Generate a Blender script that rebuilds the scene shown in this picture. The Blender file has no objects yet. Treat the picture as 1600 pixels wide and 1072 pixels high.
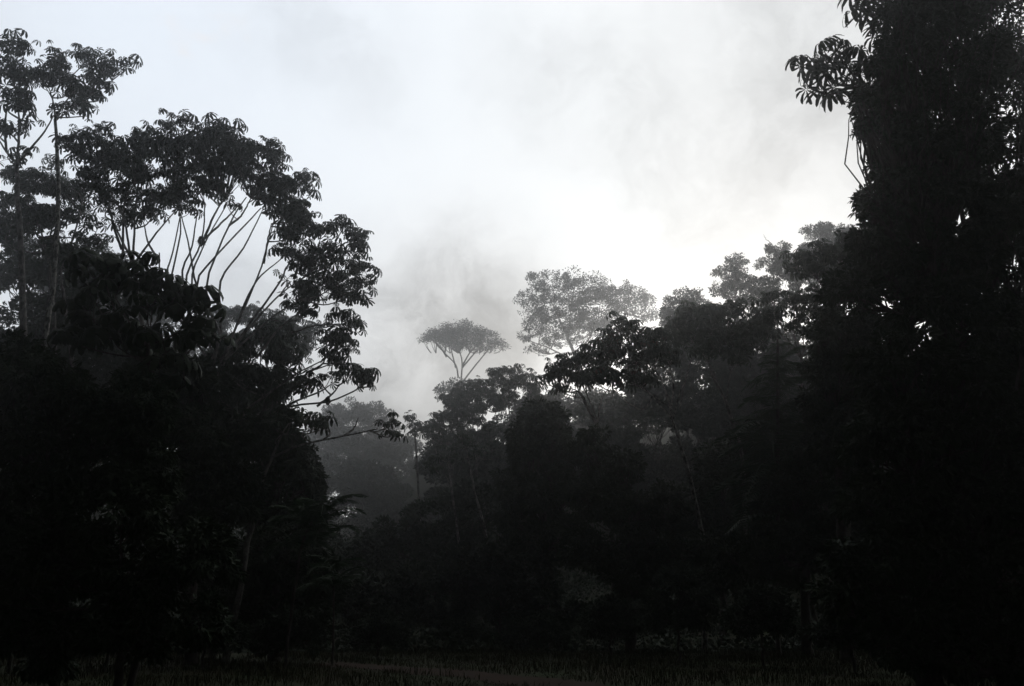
import bpy, math, random, zlib
import numpy as np

random.seed(7)
rng = np.random.default_rng(11)
R = math.radians
scene = bpy.context.scene
COL = scene.collection

# ---------------------------------------------------------------- camera
F = 1385.0                      # focal length in photograph pixels (1600 wide)
PITCH = R(17.2)
EYE = np.array([0.0, 0.0, 1.6])
cam_data = bpy.data.cameras.new("camera")
cam_data.sensor_width = 36.0
cam_data.lens = 36.0 * F / 1600.0
cam_data.clip_start = 0.1
cam_data.clip_end = 3000.0
cam = bpy.data.objects.new("camera", cam_data)
cam.location = EYE
cam.rotation_euler = (R(90) + PITCH, 0, 0)
COL.objects.link(cam)
scene.camera = cam
CP, SP = math.cos(PITCH), math.sin(PITCH)


def at(px, py, d):
    """the point seen at photograph pixel (px, py) at forward distance d"""
    x, y = (px - 800.0) / F, (536.0 - py) / F
    v = np.array([x, CP - y * SP, SP + y * CP])
    return EYE + v * (d / v[1])


def mpp(px, py, d):
    y = (536.0 - py) / F
    return d / (CP - y * SP) / F


# ---------------------------------------------------------------- world / light
SUN_AZ, SUN_EL = R(14), R(12)          # ahead and a little to the right, low behind cloud
world = bpy.data.worlds.new("World")
scene.world = world
world.use_nodes = True
nt = world.node_tree
nt.nodes.clear()


def N(tree, typ, **kw):
    n = tree.nodes.new(typ)
    for k, v in kw.items():
        if k.startswith('i_'):
            n.inputs[k[2:].replace('_', ' ')].default_value = v
        else:
            setattr(n, k, v)
    return n


def L(tree, a, b):
    tree.links.new(a, b)


def math_node(tree, op, a, b=None, clamp=False):
    n = N(tree, 'ShaderNodeMath', operation=op, use_clamp=clamp)
    for i, v in enumerate((a, b)):
        if v is None:
            continue
        if isinstance(v, (int, float)):
            n.inputs[i].default_value = v
        else:
            L(tree, v, n.inputs[i])
    return n.outputs[0]


def vmath(tree, op, a, b=None, out=0):
    n = N(tree, 'ShaderNodeVectorMath', operation=op)
    for i, v in enumerate((a, b)):
        if v is None:
            continue
        if isinstance(v, (tuple, list)):
            n.inputs[i].default_value = v
        else:
            L(tree, v, n.inputs[i])
    return n.outputs[out]


def mixcol(tree, fac, a, b, blend='MIX'):
    n = N(tree, 'ShaderNodeMix', data_type='RGBA', blend_type=blend)
    for sock, v in ((n.inputs[0], fac), (n.inputs[6], a), (n.inputs[7], b)):
        if isinstance(v, (int, float)):
            sock.default_value = v
        elif isinstance(v, (tuple, list)):
            sock.default_value = v
        else:
            L(tree, v, sock)
    return n.outputs[2]


def skydir(px, py):
    v = at(px, py, 10) - EYE
    return tuple(v / np.linalg.norm(v))


tc = N(nt, 'ShaderNodeTexCoord')
D0 = tc.outputs['Generated']
sky = N(nt, 'ShaderNodeTexSky', sky_type='NISHITA', sun_disc=False)
sky.sun_elevation = SUN_EL
sky.sun_rotation = SUN_AZ
sky.air_density = 1.0
sky.dust_density = 3.0
n1 = N(nt, 'ShaderNodeTexNoise', i_Scale=7.0, i_Detail=6.0, i_Roughness=0.55)
L(nt, D0, n1.inputs['Vector'])
warp = vmath(nt, 'SUBTRACT', n1.outputs['Color'], (0.5, 0.5, 0.5))
wsc = N(nt, 'ShaderNodeVectorMath', operation='SCALE')
L(nt, warp, wsc.inputs[0])
wsc.inputs['Scale'].default_value = 0.16
DW = vmath(nt, 'ADD', D0, wsc.outputs[0])
n2 = N(nt, 'ShaderNodeTexNoise', i_Scale=8.0, i_Detail=12.0, i_Roughness=0.62)
n3 = N(nt, 'ShaderNodeTexNoise', i_Scale=14.0, i_Detail=8.0, i_Roughness=0.6)
L(nt, DW, n3.inputs['Vector'])
w3 = N(nt, 'ShaderNodeVectorMath', operation='SCALE')
L(nt, vmath(nt, 'SUBTRACT', n3.outputs['Color'], (0.5, 0.5, 0.5)), w3.inputs[0])
w3.inputs['Scale'].default_value = 0.02
L(nt, vmath(nt, 'ADD', DW, w3.outputs[0]), n2.inputs['Vector'])
fbm = N(nt, 'ShaderNodeMapRange', interpolation_type='SMOOTHSTEP')
L(nt, n2.outputs['Fac'], fbm.inputs[0])
fbm.inputs[1].default_value = 0.22
fbm.inputs[2].default_value = 0.78
fb = fbm.outputs[0]


def blobs(lst, src):
    tot = None
    for (px, py, rpx, amt) in lst:
        d = vmath(nt, 'DISTANCE', src, skydir(px, py), out=1)
        m = N(nt, 'ShaderNodeMapRange', interpolation_type='SMOOTHSTEP')
        L(nt, d, m.inputs[0])
        m.inputs[1].default_value = rpx / F
        m.inputs[2].default_value = 0.0
        m.inputs[3].default_value = 0.0
        m.inputs[4].default_value = amt
        tot = m.outputs[0] if tot is None else math_node(nt, 'ADD', tot, m.outputs[0])
    return tot


# grey cloud patches (direction in the sky, angular radius, depth of grey)
GREY = [(480, 20, 200, .12), (560, 130, 130, .05), (930, 140, 190, .12), (980, 230, 130, .10), (1320, 20, 320, .26), (1190, 190, 200, .09), (1260, 260, 190, .12),
        (1060, 320, 190, .18), (1110, 400, 140, .10), (650, 440, 190, .20), (750, 450, 200, .17), (720, 570, 200, .26), (580, 570, 190, .38), (560, 450, 150, .12), (820, 110, 150, .08),
        (330, 420, 180, .20), (420, 460, 150, .16), (90, 330, 250, .08), (800, 540, 150, .20), (620, 500, 130, .16)]
LOW = [(630, 700, 190, .55), (480, 700, 180, .3), (760, 660, 120, .2)]
BRIGHT = [(650, 590, 60, .40), (560, 505, 80, .2), (700, 500, 60, .15)]
g = blobs(GREY, DW)
g = math_node(nt, 'MULTIPLY', g, math_node(nt, 'ADD', math_node(nt, 'MULTIPLY', fb, 1.25), 0.25))
g = math_node(nt, 'ADD', g, blobs(LOW, DW))
g = math_node(nt, 'SUBTRACT', g, math_node(nt, 'MULTIPLY', blobs(BRIGHT, DW), fb))
# loose high haze everywhere
g = math_node(nt, 'ADD', g, math_node(nt, 'MULTIPLY', fb, 0.04))
g = math_node(nt, 'MINIMUM', g, 0.8)
light = math_node(nt, 'SUBTRACT', 1.0, g)
# blue opening high on the left, warm towards the sun
blue = blobs([(120, -60, 900, 1.0)], D0)
warm = blobs([(1330, 330, 420, 0.6), (650, 560, 200, .35), (700, 470, 200, 0.35)], D0)
cloud = mixcol(nt, blue, (10.4, 10.6, 10.7, 1), (9.15, 9.85, 10.8, 1))
cloud = mixcol(nt, warm, cloud, (10.5, 10.4, 10.25, 1))
wisp = N(nt, 'ShaderNodeMapRange', interpolation_type='SMOOTHSTEP')
mp = N(nt, 'ShaderNodeMapping')
L(nt, vmath(nt, 'SUBTRACT', DW, skydir(296, 42)), mp.inputs[0])
mp.inputs['Scale'].default_value = (1.0, 2.4, 3.0)
L(nt, vmath(nt, 'LENGTH', mp.outputs[0], out=1), wisp.inputs[0])
wisp.inputs[1].default_value = 0.075
wisp.inputs[2].default_value = 0.0
cloud = mixcol(nt, math_node(nt, 'MULTIPLY', wisp.outputs[0], 0.8), cloud, (10.2, 9.2, 8.6, 1))
vm = N(nt, 'ShaderNodeVectorMath', operation='SCALE')
L(nt, cloud, vm.inputs[0])
L(nt, light, vm.inputs['Scale'])
skymix = mixcol(nt, 0.96, sky.outputs[0], vm.outputs[0])
# the half of the sky away from the hidden dawn sun is still dark
dt = vmath(nt, 'DOT_PRODUCT', D0, (math.sin(SUN_AZ) * math.cos(R(24)), math.cos(SUN_AZ) * math.cos(R(24)), math.sin(R(24))), out=1)
dk = N(nt, 'ShaderNodeMapRange', interpolation_type='SMOOTHERSTEP')
L(nt, dt, dk.inputs[0])
dk.inputs[1].default_value = 0.35
dk.inputs[2].default_value = 0.83
dk.inputs[3].default_value = 0.015
dk.inputs[4].default_value = 1.0
vs = N(nt, 'ShaderNodeVectorMath', operation='SCALE')
L(nt, skymix, vs.inputs[0])
L(nt, dk.outputs[0], vs.inputs['Scale'])
bg = N(nt, 'ShaderNodeBackground')
bg.inputs['Strength'].default_value = 0.1
L(nt, vs.outputs[0], bg.inputs['Color'])
wo = N(nt, 'ShaderNodeOutputWorld')
L(nt, bg.outputs[0], wo.inputs['Surface'])

sun_data = bpy.data.lights.new("sun", 'SUN')
sun_data.energy = 0.3
sun_data.angle = R(20)
sun_data.color = (1.0, 0.95, 0.88)
sun = bpy.data.objects.new("sun", sun_data)
sun.rotation_euler = (R(90) - SUN_EL, 0, math.pi - SUN_AZ)   # light travels back towards the camera
sun.location = (40, 200, 120)
COL.objects.link(sun)

scene.view_settings.view_transform = 'Standard'
scene.view_settings.look = 'None'
scene.view_settings.gamma = 1.0
scene.view_settings.use_curve_mapping = False
scene.view_settings.exposure = 0.0
cy = scene.cycles
cy.max_bounces = 5
cy.diffuse_bounces = 2
cy.glossy_bounces = 2
cy.transmission_bounces = 0
cy.volume_bounces = 2
cy.use_denoising = True


# ---------------------------------------------------------------- materials
def leafmat(name, col, col2, rough=0.6, spec=0.12, nscale=0.7):
    m = bpy.data.materials.new(name)
    m.use_nodes = True
    t = m.node_tree
    b = t.nodes['Principled BSDF']
    b.inputs['Roughness'].default_value = rough
    b.inputs['Specular IOR Level'].default_value = spec
    o = N(t, 'ShaderNodeTexCoord')
    a = N(t, 'ShaderNodeTexNoise', i_Scale=nscale, i_Detail=4.0)
    L(t, o.outputs['Object'], a.inputs['Vector'])
    r = N(t, 'ShaderNodeMapRange')
    L(t, a.outputs['Fac'], r.inputs[0])
    r.inputs[1].default_value = 0.35
    r.inputs[2].default_value = 0.65
    L(t, mixcol(t, r.outputs[0], (*col, 1), (*col2, 1)), b.inputs['Base Color'])
    return m


def barkmat(name, col, col2, scale=5.0):
    m = bpy.data.materials.new(name)
    m.use_nodes = True
    t = m.node_tree
    b = t.nodes['Principled BSDF']
    b.inputs['Roughness'].default_value = 0.85
    b.inputs['Specular IOR Level'].default_value = 0.1
    o = N(t, 'ShaderNodeTexCoord')
    mpn = N(t, 'ShaderNodeMapping')
    mpn.inputs['Scale'].default_value = (1, 1, 0.5)
    L(t, o.outputs['Object'], mpn.inputs[0])
    a = N(t, 'ShaderNodeTexNoise', i_Scale=scale, i_Detail=5.0, i_Roughness=0.7)
    L(t, mpn.outputs[0], a.inputs['Vector'])
    r = N(t, 'ShaderNodeMapRange')
    L(t, a.outputs['Fac'], r.inputs[0])
    r.inputs[1].default_value = 0.42
    r.inputs[2].default_value = 0.58
    L(t, mixcol(t, r.outputs[0], (*col, 1), (*col2, 1)), b.inputs['Base Color'])
    bp = N(t, 'ShaderNodeBump')
    bp.inputs['Strength'].default_value = 0.4
    bp.inputs['Distance'].default_value = 0.03
    L(t, a.outputs['Fac'], bp.inputs['Height'])
    L(t, bp.outputs[0], b.inputs['Normal'])
    return m


M_CEC = leafmat('cecropia_leaf', (.040, .060, .038), (.052, .074, .044))
M_BIG = leafmat('large_leaf', (.034, .050, .028), (.046, .066, .036))
M_DRY = leafmat('dry_leaf', (.10, .055, .035), (.06, .05, .03))
M_BROAD = leafmat('broad_leaf', (.036, .056, .034), (.050, .072, .042))
M_VINE = leafmat('vine_leaf', (.030, .052, .026), (.044, .066, .032))
M_FERN = leafmat('feather_leaf', (.030, .066, .028), (.042, .082, .034))
M_GRASS = leafmat('grass_blade', (.036, .044, .020), (.044, .040, .022), spec=.04, rough=.9)
M_BARK = barkmat('pale_bark', (.07, .066, .06), (.22, .21, .19))
M_MOSS = barkmat('mottled_bark', (.05, .05, .045), (.36, .35, .32), 7.0)
M_DARKBARK = barkmat('dark_bark', (.04, .036, .03), (.09, .08, .07))
M_NEST = barkmat('nest_mud', (.03, .022, .016), (.07, .05, .035), 9.0)


# ---------------------------------------------------------------- mesh helpers
class MB:
    def __init__(self):
        self.v, self.f3, self.f4, self.m3, self.m4, self.n = [], [], [], [], [], 0

    def add(self, v, f3=None, f4=None, mat=0):
        v = np.asarray(v, dtype=np.float64)
        if f3 is not None and len(f3):
            f = np.asarray(f3) + self.n
            self.f3.append(f)
            self.m3.append(np.full(len(f), mat))
        if f4 is not None and len(f4):
            f = np.asarray(f4) + self.n
            self.f4.append(f)
            self.m4.append(np.full(len(f), mat))
        self.v.append(v)
        self.n += len(v)

    def tube(self, pts, rad, sides=6, mat=0):
        pts = np.asarray(pts, float)
        n = len(pts)
        rad = np.linspace(rad[0], rad[1], n) if isinstance(rad, tuple) else np.asarray(rad)
        t = np.gradient(pts, axis=0)
        t /= np.linalg.norm(t, axis=1)[:, None] + 1e-9
        ref = np.where(np.abs(t[:, 2:3]) > 0.9, np.array([[1., 0, 0]]), np.array([[0, 0, 1.]]))
        a = np.cross(t, ref)
        a /= np.linalg.norm(a, axis=1)[:, None] + 1e-9
        for i in range(1, n):                      # keep the frame from flipping
            p = a[i - 1] - t[i] * np.dot(a[i - 1], t[i])
            a[i] = p / (np.linalg.norm(p) + 1e-9)
        b = np.cross(t, a)
        ang = np.arange(sides) * 2 * math.pi / sides
        ring = pts[:, None] + rad[:, None, None] * (np.cos(ang)[None, :, None] * a[:, None] + np.sin(ang)[None, :, None] * b[:, None])
        f = []
        for i in range(n - 1):
            for j in range(sides):
                k = (j + 1) % sides
                f.append((i * sides + j, i * sides + k, (i + 1) * sides + k, (i + 1) * sides + j))
        self.add(ring.reshape(-1, 3), None, f, mat)

    def instances(self, tv, tf3, tf4, pos, rot, scl, mat=0):
        pos, rot, scl = np.asarray(pos), np.asarray(rot), np.asarray(scl)
        if len(pos) == 0:
            return
        v = np.einsum('nij,vj->nvi', rot, tv) * scl[:, None, None] + pos[:, None]
        off = (np.arange(len(pos)) * len(tv))[:, None, None]
        f3 = (np.asarray(tf3)[None] + off).reshape(-1, 3) if tf3 is not None and len(tf3) else None
        f4 = (np.asarray(tf4)[None] + off).reshape(-1, 4) if tf4 is not None and len(tf4) else None
        self.add(v.reshape(-1, 3), f3, f4, mat)

    def build(self, name, mats, parent=None, origin=None, smooth=False):
        v = np.concatenate(self.v)
        if origin is not None:
            v = v - np.asarray(origin)
        f3 = np.concatenate(self.f3) if self.f3 else np.zeros((0, 3), int)
        f4 = np.concatenate(self.f4) if self.f4 else np.zeros((0, 4), int)
        me = bpy.data.meshes.new(name)
        me.vertices.add(len(v))
        me.vertices.foreach_set('co', v.astype(np.float32).ravel())
        me.loops.add(f3.size + f4.size)
        me.loops.foreach_set('vertex_index', np.concatenate([f3.ravel(), f4.ravel()]).astype(np.int32))
        me.polygons.add(len(f3) + len(f4))
        ls = np.concatenate([np.arange(len(f3)) * 3, f3.size + np.arange(len(f4)) * 4]).astype(np.int32)
        me.polygons.foreach_set('loop_start', ls)
        mi = np.concatenate((self.m3 + self.m4) or [np.zeros(0)]).astype(np.int32)
        me.polygons.foreach_set('material_index', mi)
        me.polygons.foreach_set('use_smooth', np.full(len(mi), smooth))
        me.update(calc_edges=True)
        for m in (mats if isinstance(mats, (list, tuple)) else [mats]):
            me.materials.append(m)
        o = bpy.data.objects.new(name, me)
        COL.objects.link(o)
        if parent is not None:
            o.parent = parent
        return o


def thing(name, label, cat, loc, group=None):
    o = bpy.data.objects.new(name, None)
    COL.objects.link(o)
    o.location = loc
    o.empty_display_size = 0.5
    o['label'] = label
    o['category'] = cat
    if group:
        o['group'] = group
    return o


def unit(v):
    return v / (np.linalg.norm(v, axis=-1, keepdims=True) + 1e-9)


def frames(normal, spin):
    """rotation matrices whose z column is normal, turned by spin"""
    z = unit(normal)
    ref = np.where(np.abs(z[:, 2:3]) > 0.95, np.array([[1., 0, 0]]), np.array([[0, 0, 1.]]))
    x = unit(np.cross(ref, z))
    y = np.cross(z, x)
    c, s = np.cos(spin)[:, None], np.sin(spin)[:, None]
    return np.stack([x * c + y * s, -x * s + y * c, z], axis=2)


def smooth_line(pts, n=10, wob=0.0):
    pts = np.asarray(pts, float)
    if len(pts) == 2:
        out = pts[0] + (pts[1] - pts[0]) * np.linspace(0, 1, n)[:, None]
    else:
        p = np.vstack([2 * pts[0] - pts[1], pts, 2 * pts[-1] - pts[-2]])
        seg = len(pts) - 1
        k = max(2, n // seg)
        out = []
        for i in range(seg):
            for t in np.linspace(0, 1, k, endpoint=False):
                a, b, c, d = p[i], p[i + 1], p[i + 2], p[i + 3]
                out.append(0.5 * ((2 * b) + (c - a) * t + (2 * a - 5 * b + 4 * c - d) * t * t + (-a + 3 * b - 3 * c + d) * t ** 3))
        out.append(pts[-1])
        out = np.array(out)
    if wob:
        out[1:-1] += rng.normal(0, wob, (len(out) - 2, 3))
    return out


# leaf templates -------------------------------------------------------
def palmate(nl, droop, width, seed, up=0.10):
    """an umbrella-shaped leaf: nl long lobes round a centre, tips hanging"""
    r_ = np.random.default_rng(seed)
    V, F4, F3 = [], [], []
    for k in range(nl):
        a = 2 * math.pi * (k + 0.5) / nl * 0.93 + r_.normal(0, .05) + .2
        ln = 1.0 - 0.30 * abs(math.cos(a / 2)) ** 6 + r_.normal(0, .05)
        dr = droop * (1 + r_.normal(0, .14))
        prof = [(.06, .02), (.38, .10), (.66, .15), (.86, .11), (1.0, .0)]
        base = len(V)
        for i, (r, w) in enumerate(prof):
            th = dr * r ** 1.5
            rr = r * ln
            x = math.sin(th) / max(th, 1e-3) * rr if th > .01 else rr
            z = -(1 - math.cos(th)) / max(th, 1e-3) * rr if th > .01 else 0
            z += up * math.sin(math.pi * min(r * 1.4, 1))
            c, s = math.cos(a), math.sin(a)
            w *= width
            if i < 4:
                V.append((x * c - w * s, x * s + w * c, z - .25 * w))
                V.append((x * c, x * s, z))
                V.append((x * c + w * s, x * s - w * c, z - .25 * w))
            else:
                V.append((x * c, x * s, z))
        for i in range(3):
            q = base + 3 * i
            F4 += [(q, q + 1, q + 4, q + 3), (q + 1, q + 2, q + 5, q + 4)]
        q = base + 9
        F3 += [(q, q + 1, q + 3), (q + 1, q + 2, q + 3)]
    return np.array(V), np.array(F3), np.array(F4)


PALM = [palmate(9, 1.2, .80, 1), palmate(9, 1.5, .74, 2), palmate(8, .9, .85, 3), palmate(9, 1.8, .75, 4), palmate(7, 1.1, .8, 14)]
NARROW = [palmate(9, 1.3, .66, 5), palmate(8, 1.0, .66, 6), palmate(8, 1.6, .62, 7)]
WIDE = [palmate(9, 1.4, .95, 8), palmate(9, 1.9, .9, 9), palmate(8, 1.0, 1.0, 12)]
# folded pointed leaf, lies along +x, 1 long
LEAF = (np.array([(0, 0, 0), (.35, .2, .05), (.75, .13, 0), (1, 0, -.10), (.75, -.13, 0), (.35, -.2, .05), (.5, 0, -.03)]) - np.array([0, 0, 0]),
        np.array([(0, 6, 1), (1, 6, 2), (2, 6, 3), (3, 6, 4), (4, 6, 5), (5, 6, 0)]), None)
DIAM = (np.array([(0, 0, 0), (.5, .26, 0), (1, 0, -.08), (.5, -.26, 0.0)]), np.array([(0, 1, 2), (0, 2, 3)]), None)


def frond(n, droop, seed):
    """a feather leaf along +x: arched rib with two rows of narrow leaflets"""
    r_ = np.random.default_rng(seed)
    V, F3 = [], []
    def rib(t):
        return np.array([t * math.cos(droop * t * .6), 0, .12 * math.sin(3 * t) - droop * .5 * t * t])
    for i in range(n):
        t0 = .08 + .92 * i / n
        p = rib(t0)
        ln = .34 * math.sin(math.pi * (.12 + .80 * t0)) + .03
        for s in (-1, 1):
            a = R(62) + r_.normal(0, .06)
            q = p + ln * np.array([math.cos(a), s * math.sin(a), -.32 + r_.normal(0, .06)])
            m = (p + q) / 2
            w = .018
            b = len(V)
            V += [p, m + np.array([w, 0, .01]), q, m - np.array([w, 0, -.01])]
            F3 += [(b, b + 1, b + 2), (b, b + 2, b + 3)]
    for i in range(8):
        p, q = rib(i / 8), rib((i + 1) / 8)
        b = len(V)
        V += [p + (0, .008, 0), p - (0, .008, 0), q - (0, .006, 0), q + (0, .006, 0)]
        F3 += [(b, b + 1, b + 2), (b, b + 2, b + 3)]
    return np.array(V), np.array(F3), None


FROND = [frond(20, .7, 1), frond(20, 1.1, 2), frond(22, .45, 3)]

# ---------------------------------------------------------------- terrain
HC = np.array([(-60, 60, 6), (-30, 60, 2), (0, 60, 0), (25, 60, 1), (50, 60, 6), (-60, 90, 16), (-30, 90, 6), (0, 90, 3), (25, 90, 8), (50, 90, 20),
               (-80, 140, 30), (-45, 140, 14), (-15, 140, 12), (20, 140, 20), (45, 130, 32), (80, 130, 42),
               (-90, 200, 36), (-45, 190, 16), (-12, 200, 33), (15, 185, 40), (60, 190, 55), (120, 200, 60),
               (-120, 60, 22), (100, 60, 22), (-60, 270, 25), (20, 270, 34), (100, 270, 50),
               (0, 380, 15), (-200, 200, 40), (220, 200, 55), (-250, 420, 20), (250, 420, 20), (-250, -60, 10), (250, -60, 10), (0, -80, 0)], float)


def height(x, y):
    x, y = np.asarray(x, float), np.asarray(y, float)
    d = (x[..., None] - HC[:, 0]) ** 2 + (y[..., None] - HC[:, 1]) ** 2 + 60.0
    w = d ** -1.7
    h = (w * HC[:, 2]).sum(-1) / w.sum(-1)
    m = np.clip((y - 50) / 30, 0, 1)
    m = m * m * (3 - 2 * m)
    side = np.clip((np.abs(x) - 45) / 50, 0, 1) * np.clip((y + 20) / 60, 0, 1)
    m = np.maximum(m, side)
    und = .6 * np.sin(x * .13 + 1) * np.cos(y * .11) + .3 * np.sin(x * .31 + y * .27)
    return (h + und) * m


def ground():
    gx = np.unique(np.concatenate([np.linspace(-440, -90, 36), np.linspace(-90, 90, 91), np.linspace(90, 440, 36)]))
    gy = np.unique(np.concatenate([np.linspace(-60, 10, 10), np.linspace(10, 250, 121), np.linspace(250, 460, 24)]))
    X, Y = np.meshgrid(gx, gy)
    Z = height(X, Y)
    nx, ny = len(gx), len(gy)
    i, j = np.meshgrid(np.arange(nx - 1), np.arange(ny - 1))
    q = (j * nx + i).ravel()
    m = MB()
    m.add(np.stack([X.ravel(), Y.ravel(), Z.ravel()], 1), None, np.stack([q, q + 1, q + nx + 1, q + nx], 1))
    mt = leafmat('forest_floor', (.035, .030, .018), (.030, .042, .018), nscale=.5, rough=.95, spec=.05)
    o = m.build('ground', mt, smooth=True)
    o['kind'] = 'structure'


ground()


def gz(x, y):
    return float(height(np.array([x]), np.array([y]))[0])


def path():
    cs = []
    for t in np.linspace(0, 1, 26):
        y = 14 + 20 * t
        x = 3.6 - 1.2 * t - 9.5 * t ** 2.2
        cs.append((x, y))
    cs = np.array(cs)
    t = unit(np.gradient(cs, axis=0))
    nrm = np.stack([-t[:, 1], t[:, 0]], 1)
    w = 1.1 + .25 * np.sin(np.arange(26) * 1.1)
    m = MB()
    a, b = cs + nrm * w[:, None], cs - nrm * (w * .9)[:, None]
    v = [(p[0], p[1], gz(*p) + .012) for p in a] + [(p[0], p[1], gz(*p) + .012) for p in b]
    m.add(v, None, [(i, i + 26, i + 27, i + 1) for i in range(25)])
    o = m.build('dirt_path', leafmat('red_earth', (.050, .030, .022), (.032, .024, .018), nscale=2.0, rough=.95, spec=.05))
    o['kind'] = 'structure'


path()


def grass():
    n = 90000
    x = rng.uniform(-34, 34, n)
    y = 17 + 33 * rng.random(n) ** .8
    px_ = 3.6 - 1.2 * (y - 14) / 20 - 9.5 * np.clip((y - 14) / 20, 0, 1.2) ** 2.2
    keep = np.abs(x - px_) > 1.0
    x, y = x[keep], y[keep]
    n = len(x)
    z = height(x, y)
    h = rng.uniform(.05, .22, n) * (1.1 + .9 * np.sin(x * .9 + np.sin(y)) * np.cos(y * .8 + x * .3))
    a = rng.uniform(0, 2 * math.pi, n)
    lean = rng.uniform(.1, 1.1, n)
    w = .012
    dx, dy = np.cos(a), np.sin(a)
    V = np.empty((n, 5, 3))
    V[:, 0] = np.stack([x - dy * w, y + dx * w, z - .02], 1)
    V[:, 1] = np.stack([x + dy * w, y - dx * w, z - .02], 1)
    mx, my, mz = x + dx * lean * h * .35, y + dy * lean * h * .35, z + h * .6
    V[:, 2] = np.stack([mx + dy * w * .8, my - dx * w * .8, mz], 1)
    V[:, 3] = np.stack([mx - dy * w * .8, my + dx * w * .8, mz], 1)
    V[:, 4] = np.stack([x + dx * lean * h, y + dy * lean * h, z + h], 1)
    o = np.arange(n) * 5
    m = MB()
    m.add(V.reshape(-1, 3), np.stack([o + 3, o + 2, o + 4], 1), np.stack([o, o + 1, o + 2, o + 3], 1))
    ob = m.build('grass', M_GRASS)
    ob['kind'] = 'stuff'
    ob['label'] = 'dark knee-high grass over the clearing at the forest edge'


grass()


# ---------------------------------------------------------------- tree builders
def ellipsoid(cx, cy, rx, ry, d, n, shell=.45, dscale=.8, top=0.0):
    """n random points in the ellipsoid seen at (cx, cy); shell pushes them outwards"""
    c = at(cx, cy, d)
    k = mpp(cx, cy, d)
    u = unit(rng.normal(size=(n, 3)))
    if top:
        u[:, 2] = np.where(rng.random(n) < top, np.abs(u[:, 2]), u[:, 2])
    r = rng.random(n) ** shell
    p = u * r[:, None] * np.array([rx * k, max(rx, ry) * k * dscale, ry * k])
    return c + p, u


def anchor(nodes, p):
    d = np.linalg.norm(nodes - p, axis=1) + np.maximum(0, nodes[:, 2] - p[2] + .3) * 3
    return nodes[int(np.argmin(d))]


def limb_points(pts, d0, d1):
    n = len(pts)
    return [at(x, y, d0 + (d1 - d0) * i / max(1, n - 1)) for i, (x, y) in enumerate(pts)]


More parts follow.
